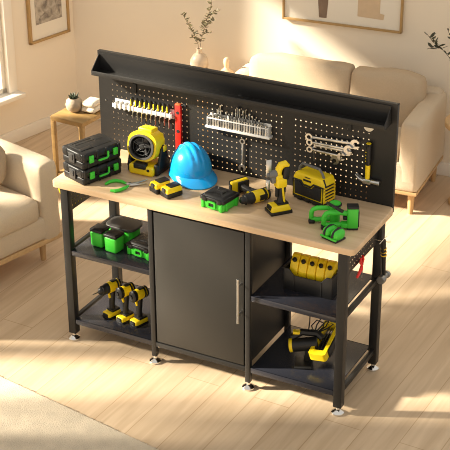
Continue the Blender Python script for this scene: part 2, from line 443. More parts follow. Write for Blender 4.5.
# ---- jobsite fan
t = thing('jobsite_fan', 'yellow and black cordless fan standing beside the tool cases', 'fan', (.362, .322, ZT), 0); t.scale = (1.02, 1, .88)
b = B(); b.box((0, -.01, .03), (.135, .135, .06), .014, 3); b.box((0, -.066, .034), (.10, .02, .05), .006); b.build('base', YEL, t)
b = B(); b.box((0, -.070, .060), (.066, .032, .034), .005); b.box((0, -.083, .056), (.045, .012, .02), .003); b.build('battery', BPL, t)
b = B(); b.cyl((.045, -.079, .040), (.045, -.074, .040), .008, n=14); b.build('knob', BPL, t)
for s in (-1, 1):
    b = B(); b.box((s*.074, .01, .035), (.024, .13, .07), .009, 3)
    b.prism([(-.05, .03), (.055, .03), (.035, .15), (.012, .17), (-.015, .15)], .016, TR(s*.083, .0, 0) @ Matrix(((0, 0, 1, 0), (1, 0, 0, 0), (0, 1, 0, 0), (0, 0, 0, 1))), .005)
    b.build('side_bracket', BPL, t)
FT = TR(0, -.012, .162) @ RX(-10)                    # head, tilted back
def ringprism(out, inn, h, M):
    bb = bmesh.new(); n = len(out)
    L = [[bb.verts.new((x, y, z)) for x, y in P] for P in (out, inn) for z in (-h/2, h/2)]
    o0_, o1_, i0_, i1_ = L
    for k in range(n):
        j = (k+1) % n
        bb.faces.new((o0_[k], o0_[j], o1_[j], o1_[k])); bb.faces.new((i0_[j], i0_[k], i1_[k], i1_[j]))
        bb.faces.new((o1_[k], o1_[j], i1_[j], i1_[k])); bb.faces.new((o0_[j], o0_[k], i0_[k], i0_[j]))
    return bb
out = rrect(.158, .168, .064, 8); inn = rrect(.132, .138, .060, 8, 0, -.004)
b = B(FT); b._merge(ringprism(out, inn, .085, None), XZ); b.box((0, .01, .086), (.075, .07, .026), .008)
b.box((0, .055, 0), (.12, .03, .13), .012); b.build('housing', YEL, t)
b = B(FT); b._merge(ringprism(rrect(.1315, .1375, .0595, 8, 0, -.004), rrect(.124, .130, .056, 8, 0, -.004), .080, None), XZ); b.build('liner', BPL, t)  # black ring added inside the housing to darken its lit yellow walls
b = B(FT); b._merge(ringprism(rrect(.136, .142, .062, 8, 0, -.004), rrect(.116, .122, .055, 8, 0, -.004), .012, None), TR(0, -.046, 0) @ XZ)
b.build('front_ring', GRY, t)
b = B(FT)
for r_ in (.026, .046): b.tube([(r_*math.cos(k*PI/12), -.044, -.004+r_*math.sin(k*PI/12)) for k in range(24)], .0013, 5, True)
for k in range(5): a = k*PI*.4+.2; b.cyl((.012*math.cos(a), -.044, -.004+.012*math.sin(a)), (.058*math.cos(a), -.044, -.004+.060*math.sin(a)), .0016, n=6)
b.lathe([(0, .004), (.011, .003), (.014, 0), (.012, -.003)], 16, (0, -.044, -.004), (0, -1, 0)); b.build('grille', BPL, t)
b = B(FT)
for k in range(5):
    b.box((0, 0, 0), (.046, .004, .028), .0015, M=TR(0, -.018, -.004) @ RY(72*k) @ TR(.032, 0, 0) @ RX(32))
b.cyl((0, -.03, -.004), (0, .0, -.004), .014, n=16); b.build('fan_blades', mat('fan_grey', (.045, .043, .042), .4), t)
b = B(FT); b.box((0, .036, -.004), (.122, .006, .132)); b.build('back_plate', BPL, t)
b = B(); b.box((.092, .01, .150), (.008, .026, .034), .003); b.build('side_button', YEL, t)

# ---- two loose batteries
def battery(label, loc, rz):
    t = thing('battery_pack', label, 'battery', loc, rz, 'loose battery packs on the worktop')
    B().box((0, 0, .014), (.066, .090, .028), .006, 3).build('shell', BPL, t)
    b = B(); b.box((0, 0, .038), (.067, .091, .026), .007, 3, top=(.84, .90)); b.build('cover', YEL, t)
    b = B(); b.box((0, .012, .052), (.044, .060, .008), .002); b.build('terminal_pad', BPL, t)
    b = B(); b.box((0, -.044, .038), (.026, .014, .020), .004); b.build('release_button', GRY, t)
    return t
c1 = at(160.5, 190.5, ZT); c2 = at(171.5, 195.3, ZT)
battery('yellow and black battery pack, the one nearer the fan', c1, -25)
battery('yellow and black battery pack, the one nearer the green storage case', c2, -25)

# ---- hard hat
HT = at(191, 175.6, ZT)
t = thing('hard_hat', 'bright blue hard hat with ridged crown in front of the red level', 'hard hat', HT, -38)
bm_ = B(); tb = bmesh.new(); NU, NV = 64, 20; rings = []
def hat_pt(u, v):
    a = 2*PI*u/NU; ph = v/NV*PI/2
    ca, sa = math.cos(a), math.sin(a)
    r_ = math.cos(ph)**.9
    x, y, z = .120*r_*ca, .102*r_*sa, .028+.138*math.sin(ph)**.95
    rd = 0
    for yy, wd, hh in ((0, .012, .0055), (.030, .008, .004), (-.030, .008, .004)):
        k = max(0, 1-((y-yy)/wd)**2)
        rd += hh*min(1, k*1.6)
    fade = max(0, min(1, (z-.075)/.035))
    nrm = Vector((x/.12**2, y/.102**2, (z-.028)/.138**2)).normalized()
    return Vector((x, y, z))+nrm*rd*fade
for v in range(NV): rings.append([tb.verts.new(hat_pt(u, v)) for u in range(NU)])
apex = tb.verts.new(hat_pt(0, NV-.001))
for A, C in zip(rings, rings[1:]):
    for i in range(NU): tb.faces.new((A[i], A[(i+1) % NU], C[(i+1) % NU], C[i]))
for i in range(NU): tb.faces.new((rings[-1][i], rings[-1][(i+1) % NU], apex))
bm_._merge(tb); bm_.build('crown', BLU, t, ang=60)
bm_ = B(); tb = bmesh.new(); rings = []
def brim(u, k):
    a = 2*PI*u/NU; ca, sa = math.cos(a), math.sin(a)
    fr = max(0, ca)**1.5
    ext = .009+.050*fr
    rin = [(.132, .112, .034), (.1325, .1125, .024)]
    prof = [(0, .036), (.25, .029), (1.0, .016-.010*fr), (1.0, .011-.011*fr+.0015), (.3, .020), (-.05, .024)]
    e, z = prof[k]
    return Vector(((.119+ext*e)*ca, (.101+ext*.8*e)*sa, z))
for k in range(6): rings.append([tb.verts.new(brim(u, k)) for u in range(NU)])
for A, C in zip(rings, rings[1:]+rings[:1]):
    for i in range(NU): tb.faces.new((A[i], A[(i+1) % NU], C[(i+1) % NU], C[i]))
bm_._merge(tb); bm_.build('brim', BLU, t, ang=50)

# ---- small green storage case (also one on the shelf)
def parts_case(label, loc, rz, w=.132, dp=.125, grp='green parts cases with black lids'):
    t = thing('parts_case', label, 'parts case', loc, rz, grp)
    b = B(); b.box((0, 0, .020), (w, dp, .040), .007, 3, top=(1.03, 1.03))
    for x in (-.40, .40): b.box((x*w, -dp/2-.002, .022), (.016, .010, .042), .003)
    for y in (-.3, .3): b.box((w/2+.002, y*dp, .022), (.010, .016, .042), .003)
    b.build('body', GRN, t)
    b = B(); b.box((0, 0, .050), (w*1.06, dp*1.06, .020), .006, 3); b.box((0, 0, .062), (w*1.0, dp*1.0, .014), .005, top=(.78, .78))
    b.box((0, 0, .0695), (w*.42, dp*.34, .008), .003)
    for a in (38, -38, 142, -142): b.box((.0, 0, 0), (.055, .010, .008), .003, M=TR(0, 0, .068) @ RZ(a) @ TR(.042, 0, 0) @ RY(6))
    for x in (-.33, .33): b.box((x*w, -dp/2-.003, .048), (.026, .010, .022), .003)
    b.build('lid', BPL, t)
    b = B(); M_ = TR(0, -dp/2-.004, .026) @ XZ
    b._merge(ringprism(rrect(.048, .036, .008, 4), rrect(.030, .018, .004, 4), .010, None), M_); b.build('front_latch', GRN, t)
    b = B(); b.box((0, -dp/2-.001, .026), (.032, .006, .02)); b.build('latch_recess', BPL, t)
    return t
parts_case('green parts case with black lid on the worktop before the hard hat', (.868, .132, ZT), -9)

# ---- drill kit
def drill(t, M=Matrix(), bit=True, chuck='big'):
    """cordless drill: muzzle +x, battery at the bottom, height about .215"""
    b = B(M); b.box((-.005, 0, .0175), (.108, .070, .030), .007, 3); b.build('battery', YEL, t)
    b = B(M); b.box((-.005, 0, .005), (.112, .074, .012), .004); b.box((-.02, 0, .038), (.07, .062, .014), .005)
    b.build('battery_rail', BPL, t)
    b = B(M); b.box((.052, 0, .019), (.008, .044, .019), .002); b.build('battery_clip', BPL, t)
    b = B(M); b.tube([(-.012, 0, .040), (-.010, 0, .075), (-.014, 0, .110), (-.018, 0, .150)], .02, 12, rs=[.022, .0195, .021, .023]); b.build('handle', BPL, t)
    b = B(M); b.box((.010, 0, .128), (.014, .016, .030), .004, M=RY(15)); b.build('trigger', YEL, t)
    b = B(M); b.lathe([(0, -.068), (.024, -.066), (.031, -.058), (.033, -.03), (.033, .018), (.029, .030), (0, .030)], 20, (-.004, 0, .178), (1, 0, 0)); b.build('motor_housing', YEL, t)
    b = B(M); b.lathe([(0, 0), (.026, 0), (.0335, -.010), (.0335, -.022), (.030, -.022)], 20, (-.062, 0, .178), (-1, 0, 0))
    b.lathe([(0, 0), (.025, 0), (.0335, .008), (.0335, .018), (.030, .018)], 20, (-.082, 0, .178), (1, 0, 0))
    b.box((-.03, 0, .208), (.05, .03, .010), .004); b.build('rear_cap', BPL, t)
    b = B(M)
    if chuck == 'big': b.lathe([(0, 0), (.031, 0), (.031, .016), (.027, .022), (.027, .050), (.022, .054), (.020, .068), (.011, .078), (0, .079)], 20, (.022, 0, .178), (1, 0, 0))
    else: b.lathe([(0, 0), (.032, 0), (.034, .010), (.034, .026), (.026, .034), (.014, .036), (.013, .044), (0, .044)], 20, (.018, 0, .178), (1, 0, 0))
    b.build('chuck', BPL, t)
    if bit:
        b = B(M); b.cyl((.095, 0, .178), (.150, 0, .178), .003, n=8); b.build('drill_bit', DSTEEL, t)
    return t
# lying on the worktop on its side
d1 = at(239, 203, ZT+.04)-at(270, 193.5, ZT+.04); d1.normalize()
d2 = Vector((-d1.y, d1.x, 0)); hb = at(240, 186, ZT)-at(256, 196, ZT)
if d2.dot(hb) < 0: d2 = -d2
zz = -d2; yy = zz.cross(d1)
Ml = Matrix((d1, yy, zz)).transposed().to_4x4()
c = at(256.5, 196.5, ZT+.033); Ml = Ml @ Matrix.Diagonal((.90, .90, .90, 1)); Ml.translation = Vector((c.x, c.y, ZT+.0345)) - zz*.160 + d1*.004
t = thing('cordless_drill', 'yellow drill lying on its side between green case and upright cutter', 'drill', M=Ml)
drill(t, bit=False)

# ---- upright multi tool
t = thing('oscillating_cutter', 'yellow and black cutter tool standing upright on its battery', 'power tool', tuple(at(278.5, 211.5, ZT)), 230)
b = B(); b.box((.0, 0, .028), (.104, .076, .030), .008, 3, top=(.82, .84)); b.build('battery', YEL, t)
b = B(); b.box((0, 0, .008), (.110, .082, .016), .004); b.box((-.014, 0, .046), (.056, .050, .010), .004); b.build('battery_rail', BPL, t)
b = B(); b.box((.047, 0, .031), (.012, .040, .020), .003, M=RY(-18)); b.build('battery_clip', BPL, t)
b = B(); b.tube([(-.012, 0, .045), (-.012, 0, .07), (-.015, 0, .105), (-.015, 0, .142)], .02, 14, rs=[.024, .0175, .0185, .021]); b.build('handle', BPL, t)
for s_ in (-1, 1):
    b = B(); b.box((-.016, s_*.0175, .092), (.010, .006, .080), .002, M=RY(7)); b.build('handle_trim', YEL, t)
b = B(); b.box((.010, 0, .105), (.014, .020, .056), .006); b.build('paddle_switch', BRB, t)
b = B(); b.box((-.008, 0, .152), (.054, .044, .050), .009, 3); b.box((.004, 0, .180), (.034, .040, .030), .008)
b.tube([(.004, 0, .185), (.002, 0, .215), (-.010, 0, .236), (-.030, 0, .240), (-.044, 0, .226)], .016, 12, rs=[.016, .017, .018, .017, .012]); b.build('head', YEL, t)
b = B(); b.box((-.032, 0, .196), (.034, .044, .066), .010, 3, M=RY(-8)); b.box((-.012, -.0195, .205), (.022, .006, .030), .002); b.build('head_grip', BPL, t)
b = B(); b.cyl((.014, 0, .198), (.050, 0, .198), .019, .016, n=18, bev=.003); b.cyl((.048, 0, .198), (.064, 0, .198), .010, n=14); b.box((.030, 0, .170), (.022, .026, .034), .006); b.build('collar', mat('mid_grey_plastic', (.16, .155, .15), .4), t)
b = B(); b.box((.052, 0, .232), (.026, .004, .082), .001); b.box((.056, 0, .150), (.018, .016, .050), .004); b.build('blade', STEEL, t)

# ---- radio
t = thing('jobsite_radio', 'yellow and black radio with carry handle standing against the pegboard', 'radio', (1.236, .392, ZT), -15); t.scale = (.93, 1, 1.04)
b = B()
prof = [(-.098, .012), (.098, .012), (.104, .03), (.100, .105), (.085, .132), (-.085, .132), (-.100, .105), (-.104, .03)]
b.prism(prof, .092, XZ, .007, 3); b.build('body', YEL, t)
b = B(); b.prism([(-.084, .026), (.084, .026), (.087, .092), (.042, .092), (.024, .074), (-.032, .074), (-.050, .092), (-.088, .092)], .008, TR(0, -.0475, 0) @ XZ, .002); b.build('speaker_front', BRB, t)
b = B()
b.tube([(-.095, -.048, .015), (.097, -.048, .015), (.098, -.048, .097), (.038, -.050, .098), (.020, -.050, .082), (-.028, -.050, .082), (-.044, -.050, .098), (-.098, -.048, .097)], .0045, 6, True)
b.box((0, 0, .010), (.19, .098, .020), .006, 3)
for x in (-.05, .0, .05): b.box((x, -.050, .011), (.03, .012, .016), .003)
b.build('bumper', BPL, t)
b = B()
b.tube([(-.086, -.016, .118), (-.078, -.02, .150), (-.060, -.02, .170), (.050, -.02, .170), (.070, -.02, .150), (.080, -.016, .118)], .0065, 8)
b.build('carry_handle', mat('mid_grey_handle', (.14, .135, .13), .45), t, label='grey carry handle')
b = B(); b.box((-.006, -.038, .106), (.034, .004, .007), .001, M=RX(-0)); b.box((-.006, -.0475, .106), (.050, .003, .009), .001); b.box((-.004, -.0475, .121), (.036, .003, .004), .001); b.build('nameplate', BPL, t)
b = B()
for k in range(5): b.box((.1035, -.004, .034+k*.016), (.006, .060, .005), .001)
b.build('side_vents', BPL, t)
b = B()
for k in range(4): b.box((.098, 0, .045+k*.016), (.012, .086, .008), .003)
b.build('side_ribs', YELD, t)
for s_ in (-1, 1): B().tube([(s_*.10, -.03, .095), (s_*.085, -.03, .130)], .006, 6).build('corner_guard', BPL, t)

# ---- green tools at the right end
def green_tool(t, tall):
    """D-handled tool: handle to +x, motor block at -x"""
    b = B(); b.box((-.062, 0, .062), (.054, .046, .108), .007, 3); b.box((-.03, 0, .022), (.05, .040, .026), .006)
    b.build('motor_block', GRN, t)
    b = B(); b.box((-.062, 0, .118), (.058, .05, .012), .004); b.box((-.089, 0, .058), (.010, .04, .085), .004); b.box((-.062, 0, .007), (.055, .046, .012), .004)
    b.build('end_cover', BPL, t)
    b = B(); b.tube([(-.045, 0, .080), (.0, 0, .086), (.050, 0, .085), (.068, 0, .079), (.076, 0, .066), (.078, 0, .048), (.078, 0, .028), (.070, 0, .022), (.05, 0, .018), (.02, 0, .020), (-.03, 0, .024)], .013, 10)
    b.build('handle', GRN, t)
    b = B(); b.box((.076, 0, .010), (.032, .034, .020), .006); b.build('foot', BPL, t)
    b = B(); b.box((-.026, 0, .058), (.022, .020, .020), .004); b.build('trigger', BPL, t)
ga = at(339.5, 228.5, ZT)
t = thing('green_power_tool', 'green handled power tool with tall black-backed block near worktop corner', 'power tool', tuple(ga), 207.5, 'green cordless tools on the worktop')
green_tool(t, True); t.scale = (.93, .95, .95)
gb = at(326.5, 222.5, ZT)
t = thing('green_power_tool', 'green handled power tool with round black-capped top and black nozzle tube', 'power tool', tuple(gb), 207.5, 'green cordless tools on the worktop')
b = B(); b.tube([(-.030, 0, .074), (.0, 0, .079), (.048, 0, .079), (.066, 0, .073), (.074, 0, .062), (.076, 0, .048), (.076, 0, .028), (.068, 0, .022), (.05, 0, .018), (.02, 0, .020), (-.03, 0, .022)], .012, 10); b.build('handle', GRN, t); t.scale = (.93, .95, .95)
b = B(); b.box((.074, 0, .010), (.032, .032, .020), .006); b.build('foot', BPL, t)
b = B(); b.lathe([(0, 0), (.024, 0), (.026, .02), (.026, .075), (.0, .075)], 20, (-.040, 0, .0)); b.lathe([(.026, .07), (.030, .09), (.027, .108), (0, .112)], 20, (-.040, 0, .0)); b.build('motor_block', GRN, t)
b = B(); b.tube([(-.040+.030*math.cos(k*PI/10), .030*math.sin(k*PI/10), .099) for k in range(20)], .005, 6, True); b.build('cap_ring', BPL, t)
b = B(); p0 = at(327, 202.5, ZT+.115); p1 = at(342.5, 211.5, ZT+.11)
Mi = (Matrix.Translation(gb) @ RZ(207.5) @ Matrix.Diagonal((.93, .95, .95, 1))).inverted()
b.tube([Mi @ p0, Mi @ p0.lerp(p1, .5), Mi @ p1], .008, 10, rs=[.006, .008, .009]); b.build('nozzle_tube', BPL, t)
# small twin-pod tool
gs = at(333.5, 238.5, ZT)
t = thing('detail_sander', 'small green twin-pod tool with two black straps at worktop corner', 'power tool', tuple(gs), -18, 'green cordless tools on the worktop')
b = B(); b.box((0, 0, .006), (.090, .070, .012), .005, 3); b.build('base_pad', BPL, t)
for x in (-.024, .024):
    b = B(); b.ell((x, 0, .030), (.024, .036, .026), 20, 12, .75); b.build('pod', GRN, t)
    b = B(); b.tube([(x, -.039*math.cos(a), .026+.030*math.sin(a)) for a in [R(v) for v in range(0, 151, 15)]], .006, 6); b.build('strap', BPL, t)
b = B(); b.box((0, -.036, .016), (.094, .010, .010), .003); b.build('front_lip', GRN, t)

# ================================================================= shelf things
ZS = .5255
def tub(label, loc, rz, w, dp, h, lidm=BPL):
    t = thing('storage_box', label, 'box', loc, rz, 'green boxes with black lids on the left shelf')
    B().box((0, 0, h/2), (w, dp, h), .010, 3, top=(1.05, 1.05)).build('body', GRN, t)
    b = B(); b.box((0, 0, h+.008), (w*1.10, dp*1.10, .018), .007, 3); b.box((0, 0, h+.0175), (w*.9, dp*.9, .004), .002); b.build('lid', lidm, t)
    return t
tub('small green box with black lid, nearest the left leg', (.182, .132, ZS), -4, .070, .070, .082)
tub('small green box with black lid, between its twin and the green parts case', (.277, .112, ZS), -6, .072, .070, .082)
q = at(119.5, 224.5, ZS+.095)+Vector((.003, .040, 0))
t = thing('storage_tub', 'low green tub with wide black lid behind the two small boxes', 'box', (q.x, q.y, ZS), -2)
b = B(); b.prism(rrect(.150, .104, .03, 5), .072, TR(0, 0, .036), .004); b.build('body', GRN, t)
b = B(); b.prism(rrect(.176, .128, .04, 6), .016, TR(0, 0, .080), .005, 3); b.build('lid', GRY, t, label='wide charcoal lid')
parts_case('green parts case with black lid on the left shelf by the cupboard', (.432, .168, ZS), -7, .150, .130)

ZL = .1255
for (px, py, lab, ch, bit) in ((111.5, 315.5, 'cordless drill with a long bit, leftmost of three on the bottom shelf', 'big', True),
                      (125, 320, 'cordless impact driver standing in the middle of three on the bottom shelf', 'small', False),
                      (138.5, 323.5, 'cordless impact driver on the bottom shelf nearest the cupboard', 'small', False)):
    q = at(px, py, ZL)
    t = thing('cordless_drill', lab, 'drill', tuple(q), 252, 'cordless drills on the bottom left shelf')
    drill(t, Matrix.Diagonal((.76, .76, .95, 1)), bit, ch)

# ---- bin of yellow bottles
ZB = .5255
t = thing('storage_bin', 'black open-fronted plastic bin on the right middle shelf', 'bin', (1.322, .225, ZB), 0)
w, dp, h, th = .250, .150, .112, .005
b = B(); b.box((0, 0, .003), (w-.01, dp-.01, .006), .001)
fr = [(-w/2, 0), (w/2, 0), (w/2, h), (w/2-.028, h), (w/2-.055, h-.030), (-w/2+.055, h-.030), (-w/2+.028, h), (-w/2, h)]
b.prism(fr, th, TR(0, -dp/2, 0) @ XZ, .001)
b.box((0, dp/2, h/2), (w, th, h), .001)
for s in (-1, 1): b.box((s*(w/2-th/2), 0, h/2), (th, dp, h), .001); b.box((s*(w/2-.001), 0, h), (.012, dp+.01, .008), .002)
for x in (-.07, .07): b.box((x, -dp/2-.003, .04), (.006, .004, .075), .001)
b.build('body', BPL, t)
BK = Matrix.Diagonal((1, 1, 1.06, 1))
for i in range(5):
    x = 1.322-.090+i*.045
    t = thing('yellow_bottle', ['yellow bottle with black cap in the bin, leftmost of five', 'yellow bottle with black cap, second from left in the bin', 'yellow bottle with black cap in the middle of the bin row', 'yellow bottle with black cap, second from right in the bin', 'yellow bottle with black cap in the bin, nearest the right leg'][i], 'bottle', (x, .226, ZB+.0065), 5, 'yellow bottles in the black bin')
    b = B(); b.prism([(-.052, 0), (.052, 0), (.052, .085), (.040, .125), (.014, .144), (-.010, .144), (-.024, .128), (-.036, .122), (-.052, .088)], .042, BK @ Matrix(((0, 0, 1, 0), (1, 0, 0, 0), (0, 1, 0, 0), (0, 0, 0, 1))), .006, 2)
    b.build('body', YEL, t)
    b = B(); b.lathe([(.009, 0), (.011, .004), (.011, .013), (.008, .017), (0, .018)], 14, (0, -.032, .130), (0, -.6, 1)); b.build('cap', BPL, t)

# ---- yellow black tool with cord on the bottom right shelf
q = at(311, 363.5, .1255)
t = thing('band_saw', 'yellow and black power tool with open frame and looped black cord', 'power tool', (q.x, q.y, .1255), 20)
b = B(); b.box((-.035, -.01, .006), (.085, .10, .012), .003); b.box((-.01, .015, .05), (.045, .03, .09), .006, M=RY(8)); b.build('stand', BPL, t)
b = B(); b.cyl((-.095, .01, .092), (.03, .01, .112), .034, n=20, bev=.004); b.tube([(-.10, .02, .13), (-.05, .035, .155), (.02, .04, .150), (.05, .03, .13)], .018, 8); b.build('motor_body', BPL, t)
b = B(); b.cyl((-.108, .01, .090), (-.088, .01, .093), .035, n=20, bev=.004); b.box((-.075, .015, .165), (.035, .03, .016), .005); b.build('end_cap', YEL, t)
b = B(); fm = TR(.066, .030, .118) @ RZ(-18) @ RX(18) @ RY(-8)
b._merge(ringprism(rrect(.088, .230, .012, 4), rrect(.054, .170, .008, 4), .044, None), fm); b.box((0, -.085, .012), (.085, .042, .046), .008, M=None) if False else None
b.build('open_frame', YEL, t)
b = B(fm)
for x in (-.014, .0, .014): b.box((x, .01, 0), (.006, .15, .012), .002)
b.build('saw_blade', DSTEEL, t)
b = B(fm); b.box((.046, 0, -.006), (.012, .16, .045), .005); b.cyl((.0, -.06, -.035), (.0, .06, -.045), .036, n=16, bev=.006); b.build('underside', BPL, t)
b = B()
for k, (dx, dy, hh) in enumerate(((0, 0, .22), (.025, .01, .235), (.045, -.005, .22))):
    b.tube([(.01, .035, .15), (-.005+dx, .04+dy, .19), (.02+dx, .045+dy, hh), (.055+dx, .04+dy, hh-.012), (.05+dx*.5, .045+dy, .18), (.02, .05, .145)], .0035, 6)
b.tube([(-.02, .05, .15), (-.015, .06, .20), (-.015, .06, .262)], .003, 6)
b.build('cord', BRB, t)

ORD = ['', 'second', 'third', 'fourth', 'fifth', 'sixth', 'seventh', 'eighth', 'ninth', 'tenth', 'eleventh']
def place(i, n, noun, where):
    """which one of a row of n, counted from the nearer end"""
    if i == 0: return 'leftmost %s %s' % (noun, where)
    if i == n-1: return 'rightmost %s %s' % (noun, where)
    return '%s %s from the left %s' % (ORD[i], noun, where) if i < n/2 else '%s %s from the right %s' % (ORD[n-1-i], noun, where)
# ============================================================ pegboard things
YF = YP-.0005
# ---- screwdriver rack
ra_, rb_ = aty(113.5, 101.5, YP-.02), aty(173, 116.5, YP-.02)
x0, x1 = ra_.x, rb_.x; zr = (ra_.z+rb_.z)/2-.004
t = thing('screwdriver_rack', 'white plastic rail full of screwdrivers on the pegboard', 'tool rack', ((x0+x1)/2, YP, zr))
W = x1-x0
NS = 9; xs = [at_.x for at_ in [aty(131.5+4.55*i, 92+1.15*i, YP-.022) for i in range(NS)]]
b = B(); b.box((0, -.003, 0), (W, .005, .050), .001); b.box((0, -.018, -.010), (W, .030, .004), .001)
b.box((0, -.033, .0), (W, .003, .022), .001)
sp = xs[1]-xs[0]
xx = xs[0]-sp/2-4*sp
while xx < x1-.002:
    if xx > x0+.004: b.box((xx-(x0+x1)/2, -.020, .0), (.004, .032, .036), .001)
    xx += sp
b.build('rail', WHT, t)
b = B(); 
for k in range(4): b.box((x0+.02+k*.027-(x0+x1)/2, -.036, .0), (.012, .006, .03), .002)
b.build('clip', WHT, t)
for i in range(NS):
    o = thing('screwdriver', place(i, NS, 'yellow and black screwdriver', 'in the white pegboard rail'), 'screwdriver', (xs[i], YP-.019, zr-.008), 0, 'screwdrivers in the white rail')
    b = B(); b.lathe([(0, .0005), (.006, .0005), (.0075, .010), (.006, .016), (.0078, .020), (0, .020)], 12); b.lathe([(0, .019), (.0062, .020), (.0075, .040), (.0088, .056), (.007, .064), (0, .066)], 12); b.build('grip', BPL, o)
    b = B(); b.box((-.004, -.0068, .036), (.006, .005, .032), .0015); b.build('grip_insert', YEL, o)
    b = B(); b.cyl((0, 0, .002), (0, 0, -.05-.006*(i % 3)), .0022, n=8); b.build('shaft', STEEL, o)

# ---- red level
l0, l1 = aty(179.2, 104, YP-.012), aty(178.3, 152, YP-.012)
lx = (l0.x+l1.x)/2; lh = l0.z-max(l1.z, .905)
t = thing('spirit_level', 'red spirit level hanging upright on the pegboard behind the hard hat', 'level', (lx, YP, l0.z-lh))
B().box((0, -.011, lh/2), (.031, .020, lh), .002).build('beam', RED, t)
b = B()
for z in (lh-.045, lh*.45): b.cyl((0, -.0225, z), (0, -.019, z), .009, n=16)
b.build('vial', BRB, t)
b = B(); b.box((0, -.011, lh-.003), (.026, .0215, .007), .001); b.build('end_cap', mat('orange_brown_cap', (.35, .10, .03), .5), t)
b = B(); b.tube([(.018, 0, lh-.004), (.018, -.016, lh-.004), (.030, -.016, lh-.002)], .003, 6); b.box((.032, -.004, lh-.008), (.016, .006, .016), .002); b.build('hook', BRB, t)

# ---- bit rack
ra_, rb_ = aty(206, 124.5, YP-.03), aty(270.5, 139, YP-.03)
x0, x1 = ra_.x, rb_.x; zr = (ra_.z+rb_.z)/2
W = x1-x0; xc = (x0+x1)/2
t = thing('bit_rack', 'white ledge rack holding a row of steel bits and sockets', 'tool rack', (xc, YP, zr))
b = B(); b.box((0, -.022, .0), (W, .042, .010), .002); b.box((0, -.002, .03), (W*.94, .003, .06), .001); b.box((0, -.036, .046), (W*.95, .004, .006), .001)
for s in (-1, 1): b.box((s*W*.47, -.02, .026), (.005, .036, .05), .002)
b.build('ledge', WHT, t)
NB = 22
for i in range(NB):
    x = x0+.026+(W-.052)*i/(NB-1); hgt = .052
    o = B().lathe([(0, 0), (.0062, 0), (.0062, .030), (.0052, .034), (.0052, hgt), (0, hgt)], 10, (0, 0, 0)).build('steel_socket', STEEL if i % 4 else DSTEEL)
    o.location = (x, YP-.029, zr+.0052); tag(o, place(i, NB, 'short steel socket', 'in the front row of the white rack'), 'socket', 'front row of sockets in the rack')
tall = [(.06, .07), (.09, .055), (.135, .085), (.16, .095), (.185, .11), (.28, .08), (.33, .075), (.38, .085), (.44, .105), (.47, .115), (.50, .11), (.56, .105), (.60, .11), (.66, .095), (.71, .085), (.76, .075), (.82, .07), (.87, .06)]
for i, (u, hgt) in enumerate(tall):
    o = B().lathe([(0, 0), (.0034, 0), (.0034, hgt-.018), (.0043, hgt-.016), (.0043, hgt-.002), (0, hgt)], 8, (0, 0, 0)).build('steel_bit', STEEL if i % 3 else DSTEEL)
    o.location = (x0+W*(.03+.94*u), YP-.0125, zr+.0052); tag(o, place(i, len(tall), 'tall steel bit', 'in the back row of the white rack'), 'bit', 'back row of long bits in the rack')

# ---- wrenches
def wrench(name, label, a, b_, y, wd, group, M_=STEEL, ringfirst=True):
    """combination spanner lying flat on the pegboard from ring end a to jaw end b_ (x,z)"""
    A = Vector((a[0], a[1])); Bv = Vector((b_[0], b_[1])); d = Bv-A; L = d.length; ang = math.degrees(math.atan2(d.y, d.x))
    MM = TR(a[0], y, a[1]) @ RY(-ang)
    t = thing(name, label, 'wrench', group=group, M=MM)
    b = B(); b.prism([(wd*.8, -wd*.32), (L-wd*.8, -wd*.36), (L-wd*.8, wd*.36), (wd*.8, wd*.32)], .006, XZ, .0015); b.build('shank', M_, t)
    b = B(); n = 20
    b._merge(ringprism([(wd*.95*math.cos(2*PI*i/n), wd*.95*math.sin(2*PI*i/n)) for i in range(n)], [(wd*.52*math.cos(2*PI*i/n), wd*.52*math.sin(2*PI*i/n)) for i in range(n)], .010, None), XZ)
    b.build('ring_end', M_, t)
    pts = []
    for i in range(15):
        a_ = R(40+280*i/14); pts.append((L+wd*1.25*math.cos(a_), wd*1.25*math.sin(a_)))
    pts += [(L+wd*1.2, -wd*.52), (L-.1*wd, -wd*.52), (L-.4*wd, 0), (L-.1*wd, wd*.52), (L+wd*1.2, wd*.52)]
    b = B(); b.prism(pts, .009, RY(15 if False else 0) @ XZ, 0); b.build('jaw_end', M_, t)
    return t
def xz(px, py, y): q = aty(px, py, y); return (q.x, q.z)
yw = YP-.014
LB = ['longest and topmost steel wrench in the pegboard set', 'second steel wrench from the top of the pegboard set', 'third steel wrench from the top of the pegboard set', 'lowest polished steel wrench in the pegboard set']
for i, (a, c, wd) in enumerate((((309.5, 136.5), (355.5, 144), .0195), ((311, 141), (349.5, 148.5), .0175), ((313, 144.5), (348, 151.5), .0165), ((311, 148), (342.5, 155.5), .0165))):
    wrench('combination_wrench', LB[i], xz(*a, yw), xz(*c, yw), YP-.017-.011*(i % 2), wd, 'wrenches hung on the pegboard')
wrench('combination_wrench', 'grey wrench tilted behind the polished wrench set', xz(346, 152, yw), xz(334.5, 160.5, yw), YP-.006, .018, 'wrenches hung on the pegboard', DSTEEL)
for px, py, lab in ((316.5, 150, 'wire hook holding the ring ends of the wrench set'), (343, 151, 'wire hook holding the open jaws of the wrench set')):
    b = B(); c = aty(px, py, YP-.01); b.tube([(c.x, YP-.001, c.z), (c.x, YP-.040, c.z-.004), (c.x, YP-.043, c.z+.012)], .002, 6)
    b.tube([(c.x, YP-.040, c.z-.004), (c.x, YP-.036, c.z-.044)], .0015, 6)
    tag(b.build('wrench_hook', DSTEEL), lab, 'hook', 'hooks of the wrench set')
wrench('combination_wrench', 'single wrench hanging upright below the white bit rack', xz(242.3, 141.5, yw), xz(242.0, 168, yw), YP-.010, .016, None, mat('worn_steel', (.55, .52, .48), .35, 1))

